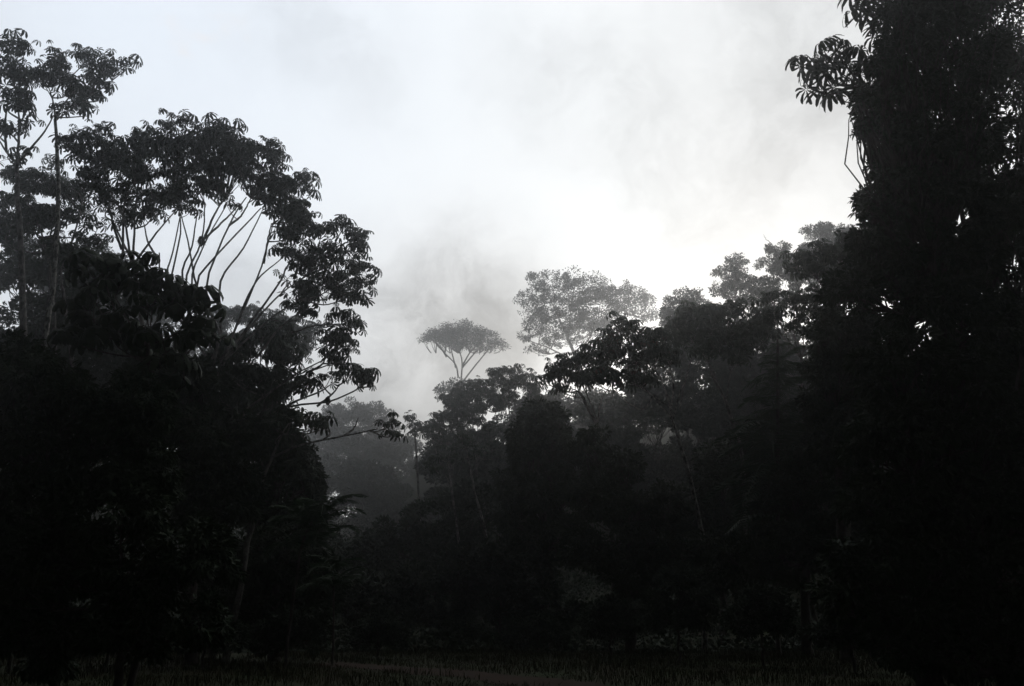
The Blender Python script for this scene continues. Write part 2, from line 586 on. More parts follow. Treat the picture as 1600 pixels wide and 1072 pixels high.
def cecropia(name, label, d, trunk, clusters, limbs=(), leaf=.42, lai=2.6, r0=.16, group='umbrella-leaved trees', bark=None,
             temps=PALM, mat=None, dry=0.0, cat='tree', lean=0.5, auto=True, spread=None, petiole=1.0, dscale=.8, nls=(5, 9)):
    """tree with bare candelabra limbs and umbrella leaves in whorls at the twig tips.
    trunk: pixels from low to high; limbs: pixel polylines; clusters: (cx, cy, rx, ry[, extra depth[, density]])"""
    global rng
    rng = np.random.default_rng(zlib.crc32(label.encode()))
    bark = bark or M_BARK
    mat = mat or M_CEC
    tp = limb_points(trunk, d, d)
    b = tp[0].copy()
    zb = gz(b[0], b[1])
    base = np.array([b[0] + rng.normal(0, .3), b[1], zb - .15])
    root = thing(name, label, cat, (base[0], base[1], zb), group)
    org = np.array([base[0], base[1], zb])
    pts = smooth_line([base] + tp, 16, .02)
    m = MB()
    m.tube(pts, (r0, r0 * .45), 8)
    m.build('trunk', bark, root, org, True)
    nodes = [pts[len(pts) // 2:]]
    for lb in limbs:
        d1 = d + rng.uniform(-1.6, 1.6)
        lp = smooth_line(limb_points(lb, d + rng.uniform(-.3, .3), d1), 14, .008)
        m = MB()
        kr = .36 if len(lb) > 2 else .28
        m.tube(lp, (r0 * kr, r0 * .15), 6)
        m.build('limb', bark, root, org, True)
        nodes.append(lp)
    limbnodes = np.concatenate(nodes)
    crown = MB()
    top = tp[-1]
    allp = []
    for c in clusters:
        cx, cy, rx, ry = c[:4]
        dd = d + (c[4] if len(c) > 4 else 0)
        dens = c[5] if len(c) > 5 else 1.0
        k = mpp(cx, cy, dd)
        area = math.pi * rx * ry * k * k
        nt_ = max(1, int(round(1.35 * lai * dens * area / (6.0 * .85 * leaf * leaf))))
        srx, sry = max(rx - leaf * .25 / k, rx * .55), max(ry - leaf * .3 / k, ry * .5)
        tips, u = ellipsoid(cx, cy, srx, sry, dd, nt_, dscale=dscale)
        cc = at(cx, cy + ry * .55, dd)
        if auto:
            # one limb up to the cluster, twigs inside it
            a = anchor(limbnodes, cc)
            if np.linalg.norm(a - cc) > .4:
                mid = (a + cc) / 2 + np.array([rng.normal(0, .15), rng.normal(0, .15), -.18 * np.linalg.norm(cc - a) * .5])
                lp = smooth_line([a, mid, cc], 9)
                crown.tube(lp, (r0 * .26, r0 * .14), 5, 1)
                loc = np.vstack([lp[4:], limbnodes])
            else:
                loc = limbnodes
        else:
            loc = limbnodes
        for t_, u_ in zip(tips, u):
            a = anchor(loc, t_)
            if np.linalg.norm(t_ - a) > .15:
                mid = (a + t_) / 2 + np.array([0, 0, -.12 * np.linalg.norm(t_ - a)])
                crown.tube(smooth_line([a, mid, t_], 5), (r0 * .15, .014), 4, 1)
            nl = int(rng.integers(*nls))
            az = rng.uniform(0, 2 * math.pi) + np.arange(nl) * 2.4
            el = rng.uniform(-.25, .95, nl)
            dirs = np.stack([np.cos(az) * np.cos(el), np.sin(az) * np.cos(el), np.sin(el)], 1)
            pl = leaf * rng.uniform(.5, 1.6, nl) * petiole
            pos = t_ + dirs * pl[:, None]
            for q in pos:
                crown.tube([t_, (t_ + q) / 2 + (0, 0, .04), q], (.011, .008), 3, 1)
            nrm = np.array([0, 0, 1.]) + dirs * np.array([lean, lean, .2]) + rng.normal(0, .28, (nl, 3))
            spin = az + rng.normal(0, .3, nl)
            rot = frames(nrm, spin)
            sc = leaf * rng.uniform(.55, 1.3, nl) * rng.uniform(.85, 1.15)
            for j in range(nl):
                allp.append((pos[j], rot[j], sc[j], int(rng.integers(len(temps))), 2 if rng.random() < dry else 0))
    for ti in range(len(temps)):
        for mi in (0, 2):
            s = [q for q in allp if q[3] == ti and q[4] == mi]
            if s:
                crown.instances(*temps[ti], [q[0] for q in s], [q[1] for q in s], [q[2] for q in s], mi)
    if crown.v:
        crown.build('crown', [mat, bark, M_DRY], root, org)
    return root


def broadleaf(name, label, d, trunk, clusters, leaf=.3, lai=2.0, r0=.3, sub=.3, group='broad-leaved trees', mat=None, bark=None,
              hang=0.0, temp=DIAM, cat='tree', limbs=(), subs=None, dscale=.8, branchy=True, spray=1.0):
    """tree of many small leaves gathered in sub-clumps, with forking limbs to each of them"""
    global rng
    rng = np.random.default_rng(zlib.crc32(label.encode()))
    mat = mat or M_BROAD
    bark = bark or M_DARKBARK
    tp = limb_points(trunk, d, d)
    b = tp[0]
    zb = gz(b[0], b[1])
    base = np.array([b[0], b[1], zb - .2])
    org = np.array([b[0], b[1], zb])
    root = thing(name, label, cat, tuple(org), group)
    pts = smooth_line([base] + tp, 14, .03)
    m = MB()
    m.tube(pts, (r0, r0 * .5), 8)
    m.build('trunk', bark, root, org, True)
    nodes = [pts[len(pts) // 3:]]
    for lb in limbs:
        lp = smooth_line(limb_points(lb, d, d + rng.uniform(-2, 2)), 14, .03)
        m = MB()
        m.tube(lp, (r0 * .42, r0 * .12) if len(lb) < 4 else (r0 * .2, r0 * .05), 6)
        m.build('limb', bark, root, org, True)
        nodes.append(lp)
    nodes = np.concatenate(nodes)
    cr = MB()
    P_, D_, S_ = [], [], []
    for c in clusters:
        cx, cy, rx, ry = c[:4]
        dd = d + (c[4] if len(c) > 4 else 0)
        dens = c[5] if len(c) > 5 else 1.0
        k = mpp(cx, cy, dd)
        area = math.pi * rx * ry * k * k
        sr = sub * (rx * ry) ** .5 * k                       # sub-clump radius, m
        ns = subs or max(5, int(1.6 / sub ** 2))
        cen, u = ellipsoid(cx, cy, rx * (1 - sub * .55), ry * (1 - sub * .55), dd, ns, .3, dscale)
        nleaf = int(lai * dens * area / (.2 * leaf * leaf))
        cc = at(cx, cy + ry * .2, dd)
        a = anchor(nodes, cc)
        ln = np.linalg.norm(cc - a)
        mid = (a + cc) / 2 + np.array([rng.normal(0, .06 * ln), rng.normal(0, .06 * ln), -.10 * ln])
        lp = smooth_line([a, mid, cc], 9, ln * .012)
        cr.tube(lp, (r0 * .32, r0 * .12), 5, 1)
        if branchy:
            for s_ in cen:
                a2 = lp[int(rng.integers(3, len(lp)))]
                l2 = np.linalg.norm(s_ - a2)
                mid2 = (a2 + s_) / 2 + rng.normal(0, .08 * l2, 3)
                cr.tube(smooth_line([a2, mid2, s_], 6, l2 * .02), (r0 * .12, r0 * .03), 4, 1)
        idx = rng.integers(0, ns, nleaf)
        g_ = rng.normal(size=(nleaf, 3))
        g_ *= (np.minimum(1.0, 1.75 / np.linalg.norm(g_, axis=1)))[:, None]
        g_ = g_ * sr * np.array([.62, .62, .45]) * spray
        P_.append(cen[idx] + g_)
        D_.append(unit(g_) + .5 * u[idx])
        S_.append(leaf * rng.uniform(.6, 1.35, nleaf))
    P_, D_, S_ = np.concatenate(P_), np.concatenate(D_), np.concatenate(S_)
    D_ = D_ + rng.normal(0, .6, D_.shape)
    D_[:, 2] -= hang
    x = unit(D_)
    y = unit(np.cross(rng.normal(size=x.shape) + np.array([0, 0, 0.7]), x))
    z = np.cross(x, y)
    ok = P_[:, 2] > height(P_[:, 0], P_[:, 1]) - .1
    cr.instances(*temp, P_[ok], np.stack([x, y, z], 2)[ok], S_[ok], 0)
    cr.build('crown', [mat, bark], root, org)
    return root


def feather(name, label, d, trunk, whorls, leaf=2.2, r0=.08, group=None, cat='tree', mat=None, up=.35):
    """stem with whorls of arching feather leaves: (x, y, count, size)"""
    tp = limb_points(trunk, d, d)
    b = tp[0]
    zb = gz(b[0], b[1])
    org = np.array([b[0], b[1], zb])
    root = thing(name, label, cat, tuple(org), group)
    m = MB()
    m.tube(smooth_line([np.array([b[0], b[1], zb - .1])] + tp, 12, .01), (r0, r0 * .4), 7)
    m.build('trunk', M_DARKBARK, root, org, True)
    cr = MB()
    for (x, y, n, s) in whorls:
        c = at(x, y, d)
        az = np.arange(n) * 2.4 + rng.uniform(0, 6)
        el = rng.uniform(up - .35, up + .45, n)
        xd = np.stack([np.cos(az) * np.cos(el), np.sin(az) * np.cos(el), np.sin(el)], 1)
        yd = unit(np.cross(np.array([0, 0, 1.]), xd))
        rot = np.stack([xd, yd, np.cross(xd, yd)], 2)
        ss = leaf * s * rng.uniform(.75, 1.15, n)
        k = rng.integers(0, 3, n)
        pos = np.repeat(c[None], n, 0) + rng.normal(0, .05, (n, 3))
        for t in range(3):
            q = k == t
            cr.instances(*FROND[t], pos[q], rot[q], ss[q], 0)
    cr.build('crown', [mat or M_FERN], root, org)
    return root




def undergrowth():
    n = 240000
    x = rng.uniform(-75, 75, n)
    y = 44 + 86 * rng.random(n) ** 1.3
    lump = 1.0 + .8 * np.sin(x * .45 + 2 * np.sin(y * .21)) * np.cos(y * .38 + np.sin(x * .17))
    z = height(x, y) + (2.6 * lump * np.clip((y - 43) / 8, .15, 1)) * rng.random(n) ** .6
    p = np.stack([x, y, z], 1)
    d = unit(rng.normal(size=p.shape) + np.array([0, -.3, -.4]))
    yv = unit(np.cross(rng.normal(size=p.shape), d))
    m = MB()
    m.instances(*DIAM, p, np.stack([d, yv, np.cross(d, yv)], 2), rng.uniform(.16, .42, n))
    o = m.build('undergrowth', M_BROAD)
    o['kind'] = 'stuff'
    o['label'] = 'dark tangled undergrowth on the forest floor beyond the clearing'


undergrowth()
HAZE, HAZE_G = 0.0016, 0.93
# ---------------------------------------------------------------- the trees, left side
cecropia('cecropia_tree', 'tall umbrella-leaved tree at the top left corner with a forked trunk', 38,
         [(38, 700), (34, 440), (28, 310), (27, 256)],
         [(-10, 95, 45, 38), (28, 78, 32, 18), (40, 112, 36, 24), (12, 150, 28, 22, 0, .7), (40, 165, 26, 24, 0, .8), (-5, 195, 26, 16, 0, .7), (28, 195, 30, 20, 0, .7),
          (12, 240, 20, 14, 0, .5), (42, 245, 16, 12, 0, .5)],
         [[(27, 256), (12, 240), (-4, 215)], [(27, 256), (48, 232), (70, 205), (84, 180)], [(27, 256), (30, 200), (28, 150)], [(10, 236), (8, 190), (14, 150)]], leaf=.44, lai=1.4, r0=.2)
cecropia('cecropia_tree', 'slender tree with a flat wide crown on a straight mottled trunk, top left', 40,
         [(62, 720), (66, 560), (82, 450), (90, 340), (89, 240), (86, 187)],
         [(90, 95, 38, 20), (130, 92, 30, 17), (110, 125, 45, 26), (160, 100, 34, 14), (195, 105, 24, 10, 0, .8), (150, 130, 34, 18), (120, 155, 28, 16, 0, .8),
          (160, 150, 24, 12, 0, .7), (100, 170, 18, 10, 0, .8), (140, 176, 18, 9, 0, .6), (75, 130, 26, 22)],
         [[(86, 187), (98, 165), (118, 140)], [(86, 187), (84, 165), (76, 135)], [(88, 187), (98, 180), (140, 150)]], leaf=.42, lai=1.6, r0=.17, bark=M_MOSS)
cecropia('cecropia_tree', 'low-domed tree at the left edge, its dark crown crossed by two taller trunks', 46,
         [(80, 760), (85, 520), (75, 400)],
         [(35, 285, 36, 24), (85, 290, 44, 28), (80, 330, 40, 34), (30, 330, 34, 30), (120, 300, 28, 24, 0, .8), (10, 360, 40, 36), (60, 370, 50, 22, 0, .8), (85, 258, 14, 8), (120, 335, 20, 20, 0, .6)],
         [[(75, 400), (60, 350), (40, 310)], [(78, 400), (95, 350), (120, 310)]], leaf=.40, lai=2.25, r0=.17)
cecropia('cecropia_tree', 'spreading tree with tiers of umbrella leaves on a horizontal limb, left of the fan-shaped trees', 42,
         [(120, 760), (112, 560), (100, 470), (95, 420)],
         [(135, 385, 44, 20), (110, 405, 40, 20), (150, 355, 20, 14, 0, .7), (125, 330, 16, 12, 0, .7), (165, 385, 16, 14, 0, .6), (140, 310, 14, 10, 0, .6)],
         [[(60, 371), (95, 371), (150, 374)], [(97, 420), (128, 320), (108, 290)], [(105, 305), (130, 335), (148, 345)]], leaf=.40, lai=1.9, r0=.14)
cecropia('cecropia_tree', 'multi-stemmed umbrella tree with the round crown west of the big arching crown', 39,
         [(215, 800), (225, 560), (210, 425)],
         [(150, 208, 36, 16), (128, 232, 30, 22), (165, 245, 48, 30), (218, 230, 30, 32), (212, 270, 46, 30), (150, 275, 34, 20, 0, .8), (195, 305, 44, 24), (235, 335, 22, 16, 0, .8),
          (205, 335, 18, 18, 0, .7), (168, 320, 22, 14, 0, .6), (240, 300, 30, 22), (184, 345, 12, 8, 0, .5)],
         [[(205, 410), (193, 340), (172, 300)], [(208, 415), (210, 350), (212, 320)], [(205, 405), (185, 365), (165, 320)], [(192, 400), (193, 330), (200, 300)],
          [(212, 410), (240, 370), (275, 328)], [(246, 403), (232, 380), (225, 350)], [(249, 450), (249, 395)], [(190, 390), (176, 350), (175, 335), (160, 318)]],
         leaf=.40, lai=2.25, r0=.18)
# the big fan
cecropia('cecropia_tree', 'large arching umbrella tree whose many bare stems fan out beneath the crown, left of centre', 38,
         [(300, 860), (318, 640), (335, 560), (345, 520)],
         [(272, 192, 30, 14), (262, 222, 34, 22), (300, 225, 40, 28), (345, 208, 38, 18), (335, 245, 50, 28), (385, 235, 34, 22), (390, 262, 40, 24), (430, 232, 22, 14), (440, 252, 16, 16),
          (290, 268, 46, 24), (275, 300, 34, 20), (325, 292, 34, 18), (300, 325, 26, 14, 0, .7), (430, 285, 34, 20), (405, 300, 24, 14, 0, .7), (468, 285, 18, 20), (440, 320, 32, 20), (478, 310, 14, 14),
          (355, 325, 10, 6, 0, .5)],
         [[(330, 545), (285, 470), (262, 430), (270, 395), (283, 330)], [(325, 560), (262, 470), (268, 430), (282, 365), (280, 330)],
          [(330, 540), (285, 440), (300, 385), (308, 330)], [(335, 540), (290, 450), (315, 375), (320, 318)],
          [(340, 530), (308, 450), (296, 390), (283, 335)], [(338, 530), (300, 445), (318, 385), (355, 318)],
          [(345, 520), (308, 447), (335, 403), (385, 350), (408, 325)], [(345, 525), (322, 450), (358, 352), (385, 308)], [(358, 352), (376, 338), (392, 310)],
          [(345, 520), (345, 440), (380, 388), (408, 333)], [(316, 376), (350, 345), (375, 318)], [(320, 370), (338, 330), (352, 310)]],
         leaf=.40, lai=2.6, r0=.17, auto=False)
cecropia('cecropia_tree', 'leaning umbrella tree whose crown steps down to the right beside the open sky', 37,
         [(300, 880), (322, 640), (350, 565)],
         [(455, 335, 24, 20), (480, 345, 24, 16), (450, 365, 26, 16), (500, 365, 24, 16), (535, 352, 20, 11), (562, 373, 20, 11), (545, 388, 20, 10, 0, .7), (500, 392, 30, 14), (460, 398, 30, 16, 0, .9),
          (485, 415, 28, 12), (535, 415, 34, 14), (565, 412, 16, 10), (520, 440, 38, 18), (565, 440, 18, 18), (485, 450, 34, 14), (470, 470, 30, 14), (535, 462, 30, 12), (455, 435, 16, 8, 0, .6), (480, 490, 16, 9, 0, .6)],
         [[(345, 565), (395, 450), (412, 405), (428, 345)], [(350, 560), (395, 448), (442, 402)], [(350, 560), (430, 452), (448, 418), (458, 400)],
          [(352, 560), (400, 500), (440, 458), (478, 432)], [(412, 412), (418, 378), (424, 350)], [(352, 562), (420, 500), (470, 468)]],
         leaf=.40, lai=2.6, r0=.15, auto=True)
cecropia('cecropia_tree', 'umbrella tree with long bowed limbs carrying a chain of hanging leaf tufts', 36,
         [(330, 900), (352, 720), (385, 640)],
         [(535, 488, 20, 12), (555, 505, 14, 12), (520, 505, 12, 10), (535, 525, 24, 12), (512, 532, 16, 12), (545, 550, 18, 14), (520, 560, 24, 14), (500, 590, 30, 12), (545, 580, 24, 12), (580, 592, 16, 12),
          (560, 600, 14, 8, 0, .6), (478, 600, 16, 9, 0, .8)],
         [[(385, 640), (440, 600), (470, 580), (508, 562)], [(400, 560), (440, 510), (485, 478)], [(455, 520), (490, 510), (530, 506)], [(400, 660), (450, 636), (512, 628), (552, 612), (580, 595)],
          [(430, 645), (460, 628), (500, 612), (515, 602)], [(495, 635), (520, 615), (530, 600)], [(485, 580), (502, 570), (512, 555)]],
         leaf=.39, lai=2.2, r0=.15)
cecropia('cecropia_tree', 'umbrella tree holding one long tufted bare limb low over the misty valley', 34,
         [(380, 900), (400, 780), (425, 715)],
         [(602, 662, 18, 12), (612, 676, 14, 10, 0, .8), (455, 645, 26, 16), (480, 660, 24, 16), (505, 662, 14, 10, 0, .8), (460, 680, 18, 14, 0, .7), (440, 665, 26, 24)],
         [[(425, 715), (470, 695), (540, 681), (590, 670)], [(538, 681), (552, 670), (560, 653)], [(425, 715), (440, 680), (455, 655)], [(440, 678), (470, 680), (500, 672)]],
         leaf=.39, lai=1.75, r0=.14)
cecropia('cecropia_tree', 'greyish hazy umbrella tree standing behind the fanned stems', 78,
         [(430, 800), (425, 640), (415, 560)],
         [(350, 492, 26, 14), (385, 492, 36, 16), (420, 500, 36, 18), (455, 508, 30, 20), (485, 520, 22, 18), (480, 545, 20, 18, 0, .8), (380, 525, 30, 14, 0, .8), (430, 535, 40, 26), (340, 505, 20, 14)],
         [], leaf=.50, lai=2.3, r0=.25)
cecropia('cecropia_tree', 'dark umbrella tree with a heavy rounded crown in front of the hazy one', 40,
         [(400, 860), (410, 700), (415, 620)],
         [(410, 515, 28, 16), (440, 528, 36, 20), (385, 545, 44, 24), (440, 560, 34, 24), (400, 585, 40, 26), (445, 595, 30, 24), (350, 560, 36, 36), (350, 610, 44, 34), (430, 620, 34, 20)],
         [], leaf=.44, lai=3.2, r0=.17)
cecropia('cecropia_tree', 'closest large-leaved tree, black hanging leaves hiding the fanned stems', 19,
         [(240, 900), (235, 640), (232, 540)],
         [(160, 418, 36, 18), (205, 425, 20, 14), (140, 445, 28, 20), (180, 450, 36, 24), (240, 458, 28, 12), (270, 460, 26, 18), (300, 480, 26, 24), (312, 520, 18, 30, 0, .8), (230, 490, 50, 26), (150, 490, 50, 30),
          (280, 520, 40, 30), (190, 530, 60, 30), (120, 525, 34, 26), (220, 580, 80, 40, 0, .5), (290, 580, 40, 40, 0, .5)],
         [], leaf=.50, lai=1.5, r0=.09, temps=WIDE, mat=M_BIG, bark=M_DARKBARK, group='dark trees at the left forest edge', dscale=.5)
broadleaf('forest_tree', 'broad leafy tree filling the far left middle under the tall trunks', 54, [(60, 800), (60, 560)],
          [(150, 585, 70, 50), (60, 565, 60, 50), (240, 590, 60, 50), (0, 640, 60, 60), (60, 700, 80, 60), (20, 560, 60, 50), (80, 600, 60, 50), (20, 420, 60, 40), (90, 430, 60, 40), (150, 440, 50, 40), (210, 470, 40, 34), (40, 500, 70, 50), (130, 520, 70, 50), (200, 540, 60, 50)], leaf=.30, lai=4.5, sub=.3)
broadleaf('forest_tree', 'pale misty tree top just visible between the low dome and the fan', 110, [(240, 800), (240, 560)],
          [(150, 415, 70, 26), (60, 400, 60, 24), (230, 480, 60, 40), (300, 530, 60, 40), (100, 480, 80, 60)], leaf=.40, lai=4, sub=.3)
L_MASS = [
    ('vine-draped tree bulging towards the valley, right flank of the left forest', 40, [(440, 960), (430, 800)],
     [(430, 680, 40, 34), (455, 720, 36, 36), (478, 755, 28, 36), (400, 740, 60, 50), (440, 800, 64, 56), (485, 800, 24, 26), (370, 690, 50, 50)]),
    ('thick dark tree below the large hanging leaves', 33, [(300, 1000), (300, 760)],
     [(300, 600, 60, 50), (250, 590, 60, 56), (330, 680, 70, 60), (250, 700, 80, 70), (320, 790, 80, 70), (335, 740, 60, 44), (370, 770, 50, 50)]),
    ('bushy black tree at the lower left edge', 17.8, [(90, 1000), (90, 760)],
     [(60, 600, 90, 60), (10, 560, 60, 50), (200, 650, 70, 60), (150, 620, 80, 60), (30, 700, 90, 80), (150, 720, 80, 70), (70, 800, 110, 70), (230, 640, 60, 50), (230, 740, 60, 60), (60, 900, 110, 60), (60, 1000, 110, 60)]),
    ('low spreading tree at the foot of the left forest', 17.2, [(190, 1010), (190, 880)],
     [(190, 800, 80, 70), (90, 880, 100, 60), (210, 900, 90, 60), (310, 870, 80, 60), (10, 900, 70, 70), (210, 990, 90, 50), (310, 970, 60, 40)]),
    ('leaning leafy tree low on the left flank with drooping twigs', 36, [(430, 1010), (430, 900)],
     [(400, 880, 70, 60), (470, 870, 50, 60), (500, 910, 44, 50), (360, 930, 70, 50), (450, 950, 90, 40)]),
]
for lab, d, tr, cl in L_MASS:
    broadleaf('forest_tree', lab, d, tr, cl, leaf=.24 if d > 20 else .14, r0=.3 if d > 20 else .1, lai=6.5, sub=.24, mat=M_VINE, hang=.7, temp=LEAF, group='dark trees at the left forest edge')
broadleaf('forest_tree', 'domed tree with small dense leaves curving down at the valley rim, left side', 48, [(440, 960), (440, 800)],
          [(440, 690, 36, 30, 0, 1.4), (465, 720, 34, 34, 0, 1.4), (485, 755, 26, 34, 0, 1.4), (420, 640, 40, 40), (390, 620, 60, 60), (480, 800, 30, 50), (340, 640, 60, 60)], leaf=.16, lai=5.5, sub=.2, mat=M_VINE, hang=.5, group='dark trees at the left forest edge')
feather('feather_leaved_tree', 'small feather-leaved tree poking out of the left forest flank', 30, [(450, 1000), (470, 860), (488, 815)],
        [(505, 800, 9, 1), (488, 820, 9, 1), (500, 840, 8, .9), (470, 810, 8, 1), (515, 790, 5, .7), (460, 850, 9, 1)], leaf=1.35, r0=.07)
feather('feather_leaved_tree', 'feathery sapling with thin fronds near the ground at the foot of the left flank', 32, [(520, 1010), (522, 920), (520, 900)],
        [(520, 890, 8, 1), (515, 920, 9, 1), (535, 910, 6, .8)], leaf=1.3, r0=.05)

# nests on the bare limbs
def nest(label, x, y, d, rx, rz, seed):
    r_ = np.random.default_rng(seed)
    c = at(x, y, d)
    m = MB()
    nu, nv = 14, 10
    V, Fq = [], []
    for j in range(nv + 1):
        th = math.pi * j / nv
        for i in range(nu):
            ph = 2 * math.pi * i / nu
            r = 1 + .16 * math.sin(3 * ph + j) + r_.normal(0, .09)
            V.append((c[0] + rx * r * math.sin(th) * math.cos(ph), c[1] + rx * r * math.sin(th) * math.sin(ph), c[2] + rz * r * math.cos(th)))
    for j in range(nv):
        for i in range(nu):
            k = (i + 1) % nu
            Fq.append((j * nu + i, (j + 1) * nu + i, (j + 1) * nu + k, j * nu + k))
    m.add(V, None, Fq)
    for k in range(26):                               # straws sticking out
        u = unit(r_.normal(size=3))
        p = c + u * np.array([rx, rx, rz]) * .9
        m.tube([p, p + u * rx * r_.uniform(.3, .8) + (0, 0, -.06)], (.012, .006), 3)
    o = m.build('termite_nest', M_NEST, None, c, True)
    o.location = c
    o['label'] = label
    o['category'] = 'nest'
    o['group'] = 'nests on bare limbs'


nest('dark round nest lump halfway up the fanned bare stems', 315, 377, 37.9, .17, .22, 3)
nest('small dark lump on the bowed limb low over the valley', 512, 626, 36.0, .11, .16, 4)

# ---------------------------------------------------------------- far centre
broadleaf('forest_tree', 'wide flat-crowned tree fading in mist at the foot of the sky, left of centre', 185, [(560, 900), (560, 720)],
          [(545, 640, 36, 16), (580, 640, 30, 14), (515, 655, 34, 24), (555, 665, 44, 24), (600, 652, 20, 14), (615, 668, 16, 10, 0, .7), (500, 690, 50, 34), (570, 700, 50, 30), (620, 700, 40, 24)], leaf=.45, lai=3, r0=.4, group='misty trees across the valley')
cecropia('cecropia_tree', 'small lone umbrella tree with a tufted top in the notch of the valley', 92, [(655, 800), (650, 700), (648, 680)],
         [(640, 656, 16, 7), (650, 665, 16, 8), (645, 675, 12, 6, 0, .7)], [], leaf=.5, lai=1.8, r0=.16, group='misty trees across the valley')
cecropia('flat_topped_tree', 'lone pale flat-topped tree standing above the misty ridge at centre', 200, [(722, 640), (720, 600)],
         [], [[(720, 600), (722, 565), (716, 545), (712, 530)], [(722, 572), (735, 550), (748, 535)], [(722, 598), (742, 572), (762, 548), (774, 538)], [(716, 590), (712, 570), (695, 552), (678, 533)],
              [(712, 575), (706, 550), (703, 535)], [(722, 575), (745, 548), (756, 538)], [(698, 558), (686, 540), (672, 530)]], r0=.62, leaf=.5, group='misty trees across the valley')
root = bpy.data.objects['flat_topped_tree']
cr = MB()
for (cx, cy, rx, ry) in [(715, 514, 26, 7), (738, 517, 24, 7), (690, 519, 22, 7), (672, 527, 13, 5), (757, 526, 18, 7), (776, 535, 11, 5), (715, 527, 34, 8), (745, 536, 24, 6), (700, 533, 14, 6), (785, 540, 4, 3), (663, 530, 5, 3),
                         (720, 541, 12, 4), (765, 541, 10, 4)]:
    ns = max(3, int(rx * ry / 9))
    cen, uc = ellipsoid(cx, cy, rx, ry, 200, ns, .35, 1.3)
    n = ns * 95
    ix = rng.integers(0, ns, n)
    gq = rng.normal(size=(n, 3)) * np.array([.62, .62, .30])
    p = cen[ix] + gq
    x = unit(gq + rng.normal(0, .4, gq.shape))
    y = unit(np.cross(np.array([0, 0, 1.]) + rng.normal(0, .6, x.shape), x))
    cr.instances(*DIAM, p, np.stack([x, y, np.cross(x, y)], 2), .42 * rng.uniform(.6, 1.3, n))
    for q in cen[::2]:
        g0 = at(718 + (cx - 718) * .8, 552, 200)
        cr.tube(smooth_line([g0, (g0 + q) / 2 + (0, 0, -.5), q], 5), (.10, .04), 4, 1)
old = [c for c in root.children if c.name.startswith('crown')]
for c in old:
    bpy.data.objects.remove(c)
cr.build('crown', [M_BROAD, M_BARK], root, np.array(root.location))

broadleaf('forest_tree', 'small round misty crown beside the foot of the flat-topped tree', 165, [(705, 760), (705, 640)],
          [(700, 606, 22, 14), (716, 600, 14, 10), (705, 622, 26, 14)], leaf=.4, lai=2.2, r0=.25, group='misty trees across the valley', branchy=False)
broadleaf('forest_tree', 'great open-crowned pale tree with lacy leaves and visible branches on the right ridge', 180,
          [(935, 640), (905, 570), (890, 535), (882, 510)],
          [(900, 470, 92, 46, 0, .35), (985, 478, 42, 34, 0, .5), (850, 505, 48, 36, 0, .4), (920, 515, 60, 30, 0, .4), (850, 438, 32, 16), (890, 440, 30, 16), (830, 465, 32, 12, 0, .8), (865, 465, 28, 16), (905, 470, 34, 20), (940, 460, 28, 18), (855, 490, 36, 16), (900, 505, 40, 20, 0, 1.2), (830, 522, 28, 10, 0, .8), (865, 530, 34, 14, 0, .8),
           (840, 546, 24, 8, 0, .7), (975, 450, 20, 12, 0, .8), (975, 480, 26, 16, 0, .8), (1005, 465, 22, 18, 0, .7), (1010, 490, 22, 16, 0, .7), (930, 500, 30, 20)],
          leaf=.42, lai=1.7, r0=.5, sub=.22, subs=24, group='misty trees on the right ridge',
          limbs=[[(890, 535), (870, 490), (850, 450)], [(900, 560), (930, 510), (940, 465)], [(905, 570), (860, 545), (820, 530)], [(915, 590), (975, 520), (1010, 480)], [(888, 530), (892, 480), (900, 440)]])
broadleaf('forest_tree', 'rounded grey tree with wispy twigs between the lacy tree and the ridge group', 115, [(1075, 700), (1072, 560)],
          [(1075, 462, 28, 14, 0, .7), (1055, 480, 28, 18), (1090, 480, 22, 18), (1060, 505, 36, 22), (1100, 500, 24, 20), (1045, 500, 18, 22)], leaf=.32, lai=3.2, r0=.3, group='misty trees on the right ridge', branchy=True)
broadleaf('forest_tree', 'upright misty tree with gaps in its crown, leftmost of the tall ridge trees', 112, [(1160, 700), (1155, 560), (1150, 470)],
          [(1150, 410, 18, 14), (1135, 430, 24, 18), (1165, 435, 20, 18), (1150, 455, 34, 16), (1125, 452, 18, 12, 0, .8), (1175, 465, 22, 14)], leaf=.30, lai=2.6, r0=.3, sub=.24, group='misty trees on the right ridge')
broadleaf('forest_tree', 'bulky misty tree in the middle of the tall ridge trees', 106, [(1215, 700), (1212, 560)],
          [(1215, 390, 22, 12), (1205, 412, 26, 20), (1230, 412, 16, 20), (1200, 445, 32, 22), (1235, 440, 26, 24), (1210, 470, 40, 20)], leaf=.28, lai=3.2, limbs=[[(1212, 392), (1203, 378), (1197, 374), (1193, 366)]], r0=.3, group='misty trees on the right ridge')
broadleaf('forest_tree', 'highest misty tree of the ridge beside the black right-hand forest', 118, [(1290, 700), (1290, 560)],
          [(1275, 360, 24, 13), (1300, 362, 22, 12), (1325, 368, 22, 16), (1285, 385, 36, 20), (1320, 395, 36, 26), (1265, 410, 26, 20), (1300, 430, 44, 30)], leaf=.30, lai=3.4, r0=.35, group='misty trees on the right ridge')
def twig(label, pts, d, r):
    p = [at(x, y, d) for x, y in pts]
    return p

